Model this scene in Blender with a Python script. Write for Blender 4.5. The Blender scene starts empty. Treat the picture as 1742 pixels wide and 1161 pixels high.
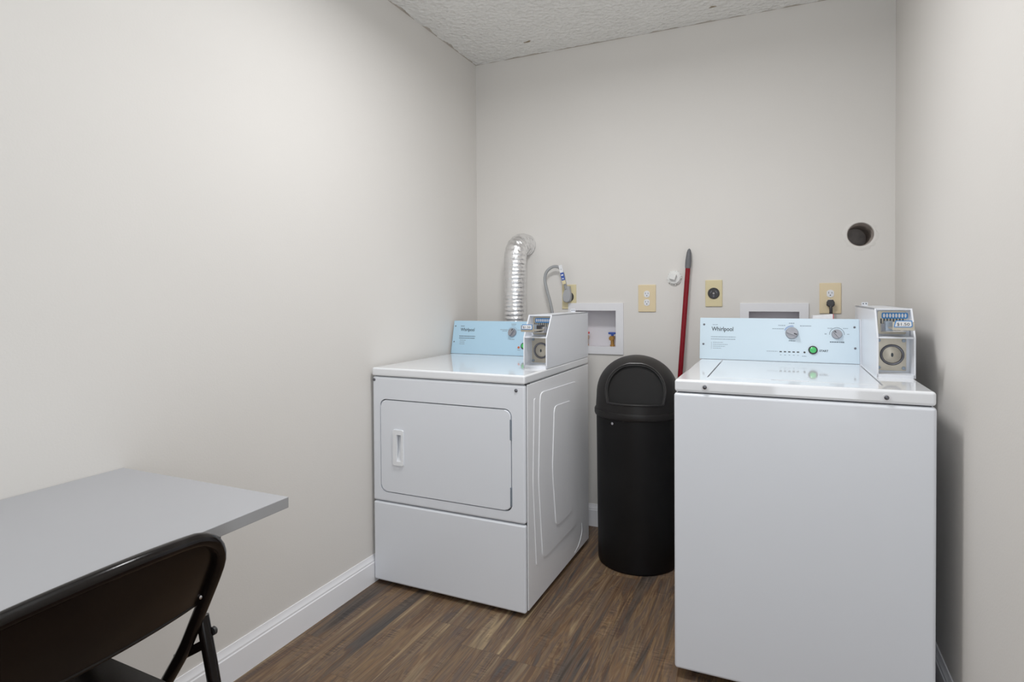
import bpy, bmesh, math, random
from mathutils import Matrix, Vector, Euler
random.seed(7)
C = bpy.context.scene.collection
PI = math.pi

# ------------------------------------------------------------------ materials
def srgb(r, g, b):
    def f(c):
        c /= 255.0
        return c / 12.92 if c <= 0.04045 else ((c + 0.055) / 1.055) ** 2.4
    return (f(r), f(g), f(b), 1.0)

def mat(name, col, rough=0.5, metal=0.0, var=0.03, nscale=9.0, bump=0.0, bscale=200.0, coat=0.0, spec=0.5, bdist=0.001):
    m = bpy.data.materials.new(name); m.use_nodes = True
    nt = m.node_tree; N = nt.nodes; L = nt.links
    p = N['Principled BSDF']
    p.inputs['Roughness'].default_value = rough
    p.inputs['Metallic'].default_value = metal
    p.inputs['Specular IOR Level'].default_value = spec
    if coat:
        p.inputs['Coat Weight'].default_value = coat
        p.inputs['Coat Roughness'].default_value = 0.05
    tc = N.new('ShaderNodeTexCoord')
    nz = N.new('ShaderNodeTexNoise'); nz.inputs['Scale'].default_value = nscale; nz.inputs['Detail'].default_value = 3
    L.new(tc.outputs['Object'], nz.inputs['Vector'])
    rp = N.new('ShaderNodeValToRGB')
    c = col if len(col) == 4 else (*col, 1)
    rp.color_ramp.elements[0].position = 0.3; rp.color_ramp.elements[1].position = 0.7
    rp.color_ramp.elements[0].color = (c[0]*(1-var), c[1]*(1-var), c[2]*(1-var), 1)
    rp.color_ramp.elements[1].color = (min(1, c[0]*(1+var)), min(1, c[1]*(1+var)), min(1, c[2]*(1+var)), 1)
    L.new(nz.outputs['Fac'], rp.inputs['Fac']); L.new(rp.outputs['Color'], p.inputs['Base Color'])
    if bump:
        n2 = N.new('ShaderNodeTexNoise'); n2.inputs['Scale'].default_value = bscale; n2.inputs['Detail'].default_value = 4
        L.new(tc.outputs['Object'], n2.inputs['Vector'])
        b = N.new('ShaderNodeBump'); b.inputs['Strength'].default_value = bump; b.inputs['Distance'].default_value = bdist
        L.new(n2.outputs['Fac'], b.inputs['Height']); L.new(b.outputs['Normal'], p.inputs['Normal'])
    return m

WALL = (0.735, 0.708, 0.672)
M = {}
M['wall'] = mat('wall_paint', WALL, 0.75, var=0.012, nscale=1.6, bump=0.25, bscale=170, spec=0.3)
M['enamel'] = mat('white_enamel', (0.82, 0.85, 0.91), 0.32, var=0.006, nscale=3, coat=0.12)
M['enamel_side_lit'] = mat('white_enamel_side_brightened', (0.94, 0.95, 0.98), 0.28, var=0.006, nscale=3, coat=0.2)  # same enamel, colour brightened to lift the shaded dryer side
M['enamel_top'] = mat('white_enamel_top', (0.90, 0.92, 0.955), 0.07, var=0.004, nscale=3, coat=0.5)
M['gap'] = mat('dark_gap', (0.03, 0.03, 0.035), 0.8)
M['trim'] = mat('white_trim_paint', (0.93, 0.93, 0.96), 0.35, var=0.01)
M['panel'] = mat('light_blue_panel', srgb(176, 213, 236), 0.3, var=0.015, nscale=2.5)
M['panel_lit'] = mat('light_blue_panel_lit', srgb(206, 226, 239), 0.2, var=0.02, nscale=2.5)  # same light blue panel, reflected lamp light put into a paler base
M['print'] = mat('grey_print', srgb(92, 108, 120), 0.6)
M['print_faint'] = mat('faint_grey_print', srgb(140, 158, 172), 0.6)
M['print_dark'] = mat('dark_print', srgb(48, 58, 66), 0.6)
M['knob'] = mat('silver_knob', srgb(152, 152, 158), 0.35, metal=0.5, var=0.06, nscale=60)
M['knob_cap'] = mat('knob_pointer', srgb(40, 40, 46), 0.4)
M['blue_ring'] = mat('blue_cycle_marks', srgb(120, 150, 210), 0.5)
M['black'] = mat('black_plastic', (0.018, 0.017, 0.018), 0.4)
M['green'] = mat('green_button', (0.05, 0.55, 0.13), 0.25, coat=0.5)
M['orange'] = mat('orange_lamp', srgb(205, 95, 50), 0.3)
M['chrome'] = mat('chrome', (0.62, 0.62, 0.64), 0.18, metal=1.0, var=0.05, nscale=40)
M['steel'] = mat('brushed_nickel', srgb(186, 178, 162), 0.38, metal=0.55, var=0.05, nscale=60)
M['darksteel'] = mat('dark_steel', srgb(104, 105, 112), 0.35, metal=0.8, var=0.1, nscale=60)
M['bluegrey'] = mat('blue_grey_steel', srgb(140, 152, 166), 0.3, metal=0.4, var=0.08, nscale=60)
M['tagblue'] = mat('blue_label', srgb(38, 128, 200), 0.4)
M['tagwhite'] = mat('white_label', (0.82, 0.83, 0.85), 0.45)
M['bin'] = mat('black_bin_plastic', (0.0085, 0.0072, 0.0068), 0.45, var=0.08, nscale=6, bump=0.12, bscale=260, spec=0.28)
M['bin_edge'] = mat('glossy_black_plastic_edge', (0.013, 0.012, 0.012), 0.28, var=0.1, nscale=20, spec=0.5)  # glossier, slightly lighter black for the bead
M['bin_flap'] = mat('black_flap_plastic', (0.0060, 0.0052, 0.0050), 0.5, var=0.12, nscale=8, bump=0.1, bscale=120, spec=0.2)
M['bin_body'] = mat('black_bin_body_plastic', (0.0042, 0.0038, 0.0040), 0.5, var=0.1, nscale=5, spec=0.2)
M['ivory'] = mat('ivory_plastic', srgb(226, 206, 166), 0.4, var=0.02)
M['ivory_yellow'] = mat('ivory_yellow_plastic', srgb(218, 204, 160), 0.4, var=0.02)
M['white_plastic'] = mat('white_plastic', (0.80, 0.80, 0.83), 0.4, var=0.01)
M['box_inner'] = mat('recessed_white_plastic', (0.70, 0.68, 0.72), 0.5, var=0.01)
M['red_plastic'] = mat('red_plastic', srgb(205, 55, 62), 0.4)
M['blue_plastic'] = mat('blue_plastic', srgb(45, 78, 165), 0.4)
M['brass'] = mat('brass', srgb(190, 140, 70), 0.35, metal=0.6, var=0.1, nscale=50)
M['plaster'] = mat('white_plaster', (0.78, 0.78, 0.76), 0.85, var=0.03, bump=0.6, bscale=90)
M['duct_metal'] = mat('galvanised_duct', srgb(176, 164, 156), 0.5, metal=0.0, var=0.3, nscale=18)
M['pole_red'] = mat('red_painted_pole', srgb(122, 3, 20), 0.38, var=0.05, nscale=20, spec=0.25)
M['grip'] = mat('grey_grip', srgb(92, 93, 97), 0.5)
M['bristle'] = mat('dark_bristles', srgb(60, 60, 64), 0.8, bump=0.8, bscale=250)
M['cord_grey'] = mat('grey_cord', srgb(150, 152, 154), 0.45)
M['plug_grey'] = mat('grey_plug', srgb(160, 161, 164), 0.5, bump=0.1)
M['laminate'] = mat('grey_laminate', (0.40, 0.405, 0.43), 0.38, var=0.01, nscale=3)
M['laminate_edge'] = mat('grey_laminate_edge', (0.30, 0.30, 0.305), 0.5, var=0.02, nscale=20)
M['chair'] = mat('dark_brown_enamel', (0.0040, 0.0026, 0.0022), 0.19, var=0.08, nscale=12, bump=0.05, bscale=300, spec=0.22)
M['rubber'] = mat('black_rubber', (0.02, 0.02, 0.02), 0.7)
M['carton'] = mat('white_carton', (0.78, 0.78, 0.80), 0.35, var=0.06, nscale=60)

def foil():
    m = mat('crinkled_foil', (0.86, 0.86, 0.87), 0.24, metal=1.0, var=0.05, nscale=40, bump=0.55, bscale=85, bdist=0.006)
    return m
M['foil'] = foil()

def ceiling_mat():
    m = mat('textured_ceiling', (0.84, 0.83, 0.80), 0.9, var=0.02, nscale=5, spec=0.2)
    nt = m.node_tree; N = nt.nodes; L = nt.links; p = N['Principled BSDF']
    tc = [n for n in N if n.type == 'TEX_COORD'][0]
    n2 = N.new('ShaderNodeTexNoise'); n2.inputs['Scale'].default_value = 55; n2.inputs['Detail'].default_value = 5
    n3 = N.new('ShaderNodeTexVoronoi'); n3.inputs['Scale'].default_value = 42
    L.new(tc.outputs['Object'], n2.inputs['Vector']); L.new(tc.outputs['Object'], n3.inputs['Vector'])
    ad = N.new('ShaderNodeMath'); ad.operation = 'ADD'
    L.new(n2.outputs['Fac'], ad.inputs[0]); L.new(n3.outputs['Distance'], ad.inputs[1])
    b = N.new('ShaderNodeBump'); b.inputs['Strength'].default_value = 0.9; b.inputs['Distance'].default_value = 0.010
    L.new(ad.outputs[0], b.inputs['Height']); L.new(b.outputs['Normal'], p.inputs['Normal'])
    # brownish chips in the texture
    mp = N.new('ShaderNodeMapping'); mp.inputs['Scale'].default_value = (9, 16, 1)
    L.new(tc.outputs['Object'], mp.inputs['Vector'])
    n4 = N.new('ShaderNodeTexNoise'); n4.inputs['Scale'].default_value = 1.0; n4.inputs['Detail'].default_value = 4
    L.new(mp.outputs[0], n4.inputs['Vector'])
    r = N.new('ShaderNodeValToRGB'); r.color_ramp.elements[0].position = 0.70; r.color_ramp.elements[1].position = 0.74
    L.new(n4.outputs['Fac'], r.inputs['Fac'])
    base = [n for n in N if n.type == 'VALTORGB'][0]
    mx = N.new('ShaderNodeMixRGB'); mx.inputs['Color2'].default_value = srgb(150, 135, 112)
    L.new(r.outputs['Color'], mx.inputs['Fac']); L.new(base.outputs['Color'], mx.inputs['Color1']); # uneven darker line where ceiling meets the walls
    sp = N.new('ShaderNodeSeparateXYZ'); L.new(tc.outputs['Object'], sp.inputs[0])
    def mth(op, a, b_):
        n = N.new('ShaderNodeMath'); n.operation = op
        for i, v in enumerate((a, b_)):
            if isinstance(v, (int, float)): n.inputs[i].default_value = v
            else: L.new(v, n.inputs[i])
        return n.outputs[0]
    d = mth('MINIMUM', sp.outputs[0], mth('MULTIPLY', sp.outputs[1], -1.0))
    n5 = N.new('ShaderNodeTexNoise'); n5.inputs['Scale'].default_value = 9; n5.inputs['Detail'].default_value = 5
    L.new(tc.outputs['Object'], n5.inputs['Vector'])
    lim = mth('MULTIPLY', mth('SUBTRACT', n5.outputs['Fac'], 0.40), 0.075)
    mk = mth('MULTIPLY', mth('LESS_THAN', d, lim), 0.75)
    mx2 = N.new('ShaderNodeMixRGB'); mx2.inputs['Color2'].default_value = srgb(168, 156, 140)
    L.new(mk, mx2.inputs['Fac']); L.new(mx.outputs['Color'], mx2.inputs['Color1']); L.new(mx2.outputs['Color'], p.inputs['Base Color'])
    return m
M['ceiling'] = ceiling_mat()

def floor_mat():
    m = bpy.data.materials.new('vinyl_plank_floor'); m.use_nodes = True
    nt = m.node_tree; N = nt.nodes; L = nt.links; p = N['Principled BSDF']
    tc = N.new('ShaderNodeTexCoord'); sp = N.new('ShaderNodeSeparateXYZ'); L.new(tc.outputs['Object'], sp.inputs[0])
    def mth(op, a, b=None, c=None):
        n = N.new('ShaderNodeMath'); n.operation = op
        for i, v in enumerate((a, b, c)):
            if v is None: continue
            if isinstance(v, (int, float)): n.inputs[i].default_value = v
            else: L.new(v, n.inputs[i])
        return n.outputs[0]
    def comb(x, y, z):
        n = N.new('ShaderNodeCombineXYZ')
        for i, v in enumerate((x, y, z)):
            if isinstance(v, (int, float)): n.inputs[i].default_value = v
            else: L.new(v, n.inputs[i])
        return n.outputs[0]
    X, Y = sp.outputs[0], sp.outputs[1]
    PW, PL = 0.155, 1.22
    xs = mth('DIVIDE', mth('ADD', X, 0.043), PW); ix = mth('FLOOR', xs); fx = mth('FRACT', xs)
    w1 = N.new('ShaderNodeTexWhiteNoise'); w1.noise_dimensions = '1D'; L.new(ix, w1.inputs['W'])
    ys = mth('ADD', mth('DIVIDE', Y, PL), mth('MULTIPLY', w1.outputs['Value'], 3.7)); iy = mth('FLOOR', ys); fy = mth('FRACT', ys)
    w2 = N.new('ShaderNodeTexWhiteNoise'); w2.noise_dimensions = '2D'; L.new(comb(ix, iy, 0), w2.inputs['Vector'])
    seed = mth('MULTIPLY', w2.outputs['Value'], 37.0)
    def noise(vec, detail=3, rough=0.55, dist=0.0):
        n = N.new('ShaderNodeTexNoise'); n.inputs['Scale'].default_value = 1; n.inputs['Detail'].default_value = detail
        n.inputs['Roughness'].default_value = rough; n.inputs['Distortion'].default_value = dist
        L.new(vec, n.inputs['Vector']); return n.outputs['Fac']
    streak = noise(comb(mth('ADD', mth('MULTIPLY', X, 22), seed), mth('MULTIPLY', Y, 1.3), seed), 4, 0.62, 0.9)
    tone = noise(comb(mth('ADD', mth('MULTIPLY', X, 9), seed), mth('MULTIPLY', Y, 2.6), mth('ADD', seed, 5)), 2, 0.5, 0.3)
    grain = noise(comb(mth('ADD', mth('MULTIPLY', X, 150), seed), mth('MULTIPLY', Y, 4.5), seed), 4, 0.7, 0.4)
    saw = noise(comb(mth('MULTIPLY', X, 22), mth('ADD', mth('MULTIPLY', Y, 170), seed), seed), 2, 0.6, 0.5)
    sawm = noise(comb(mth('ADD', mth('MULTIPLY', X, 16), seed), mth('MULTIPLY', Y, 4.5), 11), 1, 0.5)
    r = N.new('ShaderNodeValToRGB'); cr = r.color_ramp
    stops = [(0.30, (40, 35, 31)), (0.38, (76, 68, 62)), (0.44, (84, 58, 41)), (0.49, (122, 97, 69)), (0.53, (88, 73, 64)), (0.58, (110, 82, 57)), (0.63, (126, 106, 82)), (0.71, (164, 139, 102))]
    cr.elements[0].position = stops[0][0]; cr.elements[0].color = srgb(*stops[0][1])
    cr.elements[1].position = stops[-1][0]; cr.elements[1].color = srgb(*stops[-1][1])
    for q, c in stops[1:-1]:
        e = cr.elements.new(q); e.color = srgb(*c)
    L.new(mth('ADD', streak, mth('MULTIPLY', mth('SUBTRACT', w2.outputs['Value'], 0.5), 0.07)), r.inputs['Fac'])
    r2 = N.new('ShaderNodeValToRGB'); r2.color_ramp.elements[0].position = 0.35; r2.color_ramp.elements[1].position = 0.68
    r2.color_ramp.elements[0].color = srgb(72, 69, 68); r2.color_ramp.elements[1].color = srgb(126, 98, 68)
    L.new(tone, r2.inputs['Fac'])
    mx = N.new('ShaderNodeMixRGB'); mx.inputs['Fac'].default_value = 0.24
    L.new(r.outputs['Color'], mx.inputs['Color1']); L.new(r2.outputs['Color'], mx.inputs['Color2'])
    g = mth('ADD', mth('MULTIPLY', mth('SUBTRACT', grain, 0.5), 1.35), 0.98)
    s = mth('MULTIPLY', mth('MULTIPLY', mth('SUBTRACT', saw, 0.5), 2.0), mth('MULTIPLY', mth('GREATER_THAN', sawm, 0.53), mth('SUBTRACT', sawm, 0.45)))
    g = mth('ADD', g, mth('MULTIPLY', s, 4.5))
    ex = mth('MINIMUM', fx, mth('SUBTRACT', 1.0, fx)); ey = mth('MULTIPLY', mth('MINIMUM', fy, mth('SUBTRACT', 1.0, fy)), PL / PW)
    seam = mth('MULTIPLY', mth('LESS_THAN', mth('MINIMUM', ex, ey), 0.007), 0.30)
    g = mth('MULTIPLY', g, mth('SUBTRACT', 1.0, seam))
    hs = N.new('ShaderNodeMixRGB'); hs.blend_type = 'MULTIPLY'; hs.inputs['Fac'].default_value = 1
    L.new(mx.outputs['Color'], hs.inputs['Color1'])
    cg = N.new('ShaderNodeCombineColor'); [L.new(g, cg.inputs[i]) for i in range(3)]
    L.new(cg.outputs[0], hs.inputs['Color2']); L.new(hs.outputs['Color'], p.inputs['Base Color'])
    p.inputs['Roughness'].default_value = 0.5; p.inputs['Specular IOR Level'].default_value = 0.35
    b = N.new('ShaderNodeBump'); b.inputs['Strength'].default_value = 0.25; b.inputs['Distance'].default_value = 0.001
    L.new(g, b.inputs['Height']); L.new(b.outputs['Normal'], p.inputs['Normal'])
    return m
M['floor'] = floor_mat()

# ------------------------------------------------------------------ geometry helpers
def obj(name, bm, m, parent=None, smooth=True, angle=35, mats=None):
    """Link a bmesh as one mesh object; coordinates are in the parent thing's frame."""
    bmesh.ops.recalc_face_normals(bm, faces=bm.faces)
    me = bpy.data.meshes.new(name); bm.to_mesh(me); bm.free()
    for k in (mats or [m]): me.materials.append(k)
    if smooth:
        for p in me.polygons: p.use_smooth = True
        me.set_sharp_from_angle(angle=math.radians(angle))
    o = bpy.data.objects.new(name, me); C.objects.link(o)
    if parent: o.parent = parent
    return o

def box(bm, x0, x1, y0, y1, z0, z1, bev=0.0, seg=2, T=None, mi=0):
    r = bmesh.ops.create_cube(bm, size=1)
    vs = r['verts']
    for v in vs:
        v.co = Vector((x0 + (v.co.x+.5)*(x1-x0), y0 + (v.co.y+.5)*(y1-y0), z0 + (v.co.z+.5)*(z1-z0)))
    fs = {f for v in vs for f in v.link_faces}
    if bev:
        es = list({e for v in vs for e in v.link_edges})
        rr = bmesh.ops.bevel(bm, geom=es, offset=bev, segments=seg, affect='EDGES', profile=0.5)
        vs = list({v for v in rr['verts']} | {v for v in vs if v.is_valid}); fs = {f for v in vs for f in v.link_faces}
    for f in fs: f.material_index = mi
    if T is not None: bmesh.ops.transform(bm, matrix=T, verts=vs)
    return vs

def prism(bm, pts, h, T=None, bev=0.0, seg=2, mi=0):
    """Polygon pts in (x,y) extruded 0..h in z, then transformed."""
    lo = [bm.verts.new((x, y, 0)) for x, y in pts]; hi = [bm.verts.new((x, y, h)) for x, y in pts]
    n = len(pts); fs = [bm.faces.new(lo[::-1]), bm.faces.new(hi)]
    for i in range(n): fs.append(bm.faces.new((lo[i], lo[(i+1) % n], hi[(i+1) % n], hi[i])))
    vs = lo + hi
    if bev:
        es = list(fs[1].edges)
        rr = bmesh.ops.bevel(bm, geom=es, offset=bev, segments=seg, affect='EDGES', profile=0.5)
        vs = list({v for v in rr['verts']} | {v for v in vs if v.is_valid}); fs = {f for v in vs for f in v.link_faces}
    for f in fs:
        if f.is_valid: f.material_index = mi
    if T is not None: bmesh.ops.transform(bm, matrix=T, verts=vs)
    return vs

def rrect(x0, x1, y0, y1, r, n=6):
    out = []
    for cx, cy, a in ((x1-r, y1-r, 0), (x0+r, y1-r, 90), (x0+r, y0+r, 180), (x1-r, y0+r, 270)):
        for i in range(n+1):
            t = math.radians(a + 90*i/n); out.append((cx + r*math.cos(t), cy + r*math.sin(t)))
    return out

def circ(cx, cy, r, n=32, ry=None):
    return [(cx + r*math.cos(2*PI*i/n), cy + (ry or r)*math.sin(2*PI*i/n)) for i in range(n)]

def lathe(bm, prof, n=40, T=None, cap0=True, cap1=True, mi=0):
    """prof: (r, z) pairs revolved about z."""
    rings = []
    for r, z in prof:
        rings.append([bm.verts.new((max(r, 1e-5)*math.cos(2*PI*i/n), max(r, 1e-5)*math.sin(2*PI*i/n), z)) for i in range(n)])
    fs = []
    for a, b in zip(rings, rings[1:]):
        for i in range(n): fs.append(bm.faces.new((a[i], a[(i+1) % n], b[(i+1) % n], b[i])))
    if cap0: fs.append(bm.faces.new(rings[0][::-1]))
    if cap1: fs.append(bm.faces.new(rings[-1]))
    for f in fs: f.material_index = mi
    vs = [v for r in rings for v in r]
    if T is not None: bmesh.ops.transform(bm, matrix=T, verts=vs)
    return vs

def catmull(pts, n=10):
    P = [Vector(p) for p in pts]; P = [2*P[0]-P[1]] + P + [2*P[-1]-P[-2]]; out = []
    for i in range(1, len(P)-2):
        a, b, c, d = P[i-1:i+3]
        for k in range(n):
            t = k/n
            out.append(0.5*((2*b) + (c-a)*t + (2*a-5*b+4*c-d)*t*t + (3*b-a-3*c+d)*t**3))
    out.append(P[-2]); return out

def tube(bm, pts, r, n=14, rfun=None, cap=True, flat=1.0, mi=0):
    P = [Vector(p) for p in pts]; T = []
    for i in range(len(P)):
        T.append((P[min(i+1, len(P)-1)] - P[max(i-1, 0)]).normalized())
    up = Vector((0, 0, 1)) if abs(T[0].z) < .9 else Vector((1, 0, 0))
    u = (up - T[0]*up.dot(T[0])).normalized(); rings = []
    for i, p in enumerate(P):
        u = (u - T[i]*u.dot(T[i])).normalized(); w = T[i].cross(u)
        rr = rfun(i) if rfun else r
        rings.append([bm.verts.new(p + u*math.cos(2*PI*k/n)*rr + w*math.sin(2*PI*k/n)*rr*flat) for k in range(n)])
    fs = []
    for a, b in zip(rings, rings[1:]):
        for i in range(n): fs.append(bm.faces.new((a[i], a[(i+1) % n], b[(i+1) % n], b[i])))
    if cap: fs += [bm.faces.new(rings[0][::-1]), bm.faces.new(rings[-1])]
    for f in fs: f.material_index = mi
    return [v for r_ in rings for v in r_]

def bm_new(): return bmesh.new()

def cut(o, cutters):
    """Subtract closed bmesh cutters from object o and bake the result into its mesh."""
    tmp = []
    for b in cutters:
        bmesh.ops.recalc_face_normals(b, faces=b.faces)
        me = bpy.data.meshes.new('cutter'); b.to_mesh(me); b.free()
        c = bpy.data.objects.new('cutter', me); C.objects.link(c); c.parent = o.parent; tmp.append(c)
        md = o.modifiers.new('b', 'BOOLEAN'); md.operation = 'DIFFERENCE'; md.object = c; md.solver = 'EXACT'
    bpy.context.view_layer.update()
    dg = bpy.context.evaluated_depsgraph_get()
    me = bpy.data.meshes.new_from_object(o.evaluated_get(dg))
    o.modifiers.clear(); old = o.data; o.data = me; me.name = o.name; bpy.data.meshes.remove(old)
    for c in tmp:
        d = c.data; bpy.data.objects.remove(c); bpy.data.meshes.remove(d)
    for p in me.polygons: p.use_smooth = True
    me.set_sharp_from_angle(angle=math.radians(30))
    return o

def text_bm(bm, s, width, T, bold=0.0, mi=0, height=None):
    """Lettering as flat mesh, left-aligned at the origin of T, fitted to width (x right, y up)."""
    cu = bpy.data.curves.new('txt', 'FONT'); cu.body = s; cu.resolution_u = 3; cu.extrude = 0.0; cu.offset = bold
    o = bpy.data.objects.new('txt', cu); C.objects.link(o)
    bpy.context.view_layer.update()
    me = bpy.data.meshes.new_from_object(o.evaluated_get(bpy.context.evaluated_depsgraph_get()))
    bpy.data.objects.remove(o); bpy.data.curves.remove(cu)
    xs = [v.co.x for v in me.vertices]; ys = [v.co.y for v in me.vertices]
    k = width/(max(xs)-min(xs)); ky = k if height is None else height/(max(ys)-min(ys))
    b2 = bmesh.new(); b2.from_mesh(me); bpy.data.meshes.remove(me)
    bmesh.ops.transform(b2, matrix=T @ Matrix.Diagonal((k, ky, 1, 1)) @ Matrix.Translation((-min(xs), 0, 0)), verts=b2.verts)
    for f in b2.faces: f.material_index = mi
    tmp = bpy.data.meshes.new('t'); b2.to_mesh(tmp); b2.free(); bm.from_mesh(tmp); bpy.data.meshes.remove(tmp)

def rot_to_front():
    """Maps local (x right, y up, z out) to a face that looks along -y."""
    return Matrix(((1, 0, 0, 0), (0, 0, -1, 0), (0, 1, 0, 0), (0, 0, 0, 1)))
RF = rot_to_front()

def thing(name, label, cat, loc=(0, 0, 0), rotz=0, group=None):
    o = bpy.data.objects.new(name, None); C.objects.link(o)
    o.location = loc; o.rotation_euler = (0, 0, rotz); o['label'] = label; o['category'] = cat
    o.empty_display_size = 0.1
    if group: o['group'] = group
    return o
def tag(o, label, cat, group=None):
    o['label'] = label; o['category'] = cat
    if group: o['group'] = group
    return o
def struct(name, bm, m, **k):
    o = obj(name, bm, m, **k); o['kind'] = 'structure'; return o

# ------------------------------------------------------------------ the room
W, H, YF, HB = 2.066, 2.567, -4.3, 0.117
b = bm_new(); box(b, -0.15, W+0.15, YF-0.15, 0.7, -0.1, 0.0); struct('floor', b, M['floor'], smooth=False)
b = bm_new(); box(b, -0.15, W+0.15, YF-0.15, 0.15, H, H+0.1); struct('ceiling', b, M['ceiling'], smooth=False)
b = bm_new(); box(b, -0.12, 0.0, YF-0.12, 0.12, 0.0, H); struct('wall_left', b, M['wall'], smooth=False)
b = bm_new(); box(b, W, W+0.12, YF-0.12, 0.12, 0.0, H); struct('wall_right', b, M['wall'], smooth=False)
b = bm_new(); box(b, 0, W, YF-0.12, YF, 0.0, H); struct('wall_front', b, M['wall'], smooth=False)
b = bm_new(); box(b, 0, W, 0.0, 0.12, 0.0, H); wb = struct('wall_back', b, M['wall'], smooth=False)

BOX1 = (0.558, 0.861, 0.923, 1.194)       # outer frame x0,x1,z0,z1
BOX2 = (1.430, 1.728, 0.923, 1.193)
VENT = (1.934, 1.4995, 0.0545)
cs = []
for x0, x1, z0, z1 in (BOX1, BOX2):
    c = bm_new(); box(c, x0+0.036, x1-0.036, -0.05, 0.2, z0+0.036, z1-0.036); cs.append(c)
def ragged(r, n=44, amp=0.0025, sd=3):
    rnd = random.Random(sd); return [(r + amp*(rnd.random()-0.35))*1.0 for _ in range(n)]
c = bm_new(); rr = ragged(VENT[2])
prism(c, [(VENT[0]+rr[i]*math.cos(2*PI*i/44), VENT[1]+rr[i]*math.sin(2*PI*i/44)) for i in range(44)], 0.3, T=Matrix.Translation((0, 0.2, 0)) @ RF); cs.append(c)
cut(wb, cs); wb['kind'] = 'structure'
for p in wb.data.polygons: p.use_smooth = False

def baseboard(name, L, T):
    prof = [(0, 0), (0.012, 0), (0.012, 0.086), (0.0095, 0.0895), (0.0095, 0.096), (0.0075, 0.1005), (0.0045, 0.108), (0.0035, 0.117), (0, 0.117)]
    b = bm_new(); prism(b, prof, L, T=T); return struct(name, b, M['trim'], angle=20)
# profile (out, up) extruded along the wall
baseboard('baseboard_left', -YF, Matrix(((1, 0, 0, 0), (0, 0, 1, YF), (0, 1, 0, 0), (0, 0, 0, 1))))
baseboard('baseboard_right', -YF, Matrix(((-1, 0, 0, W), (0, 0, 1, YF), (0, 1, 0, 0), (0, 0, 0, 1))))
baseboard('baseboard_back', W-0.024, Matrix(((0, 0, 1, 0.012), (-1, 0, 0, 0), (0, 1, 0, 0), (0, 0, 0, 1))))

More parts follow.
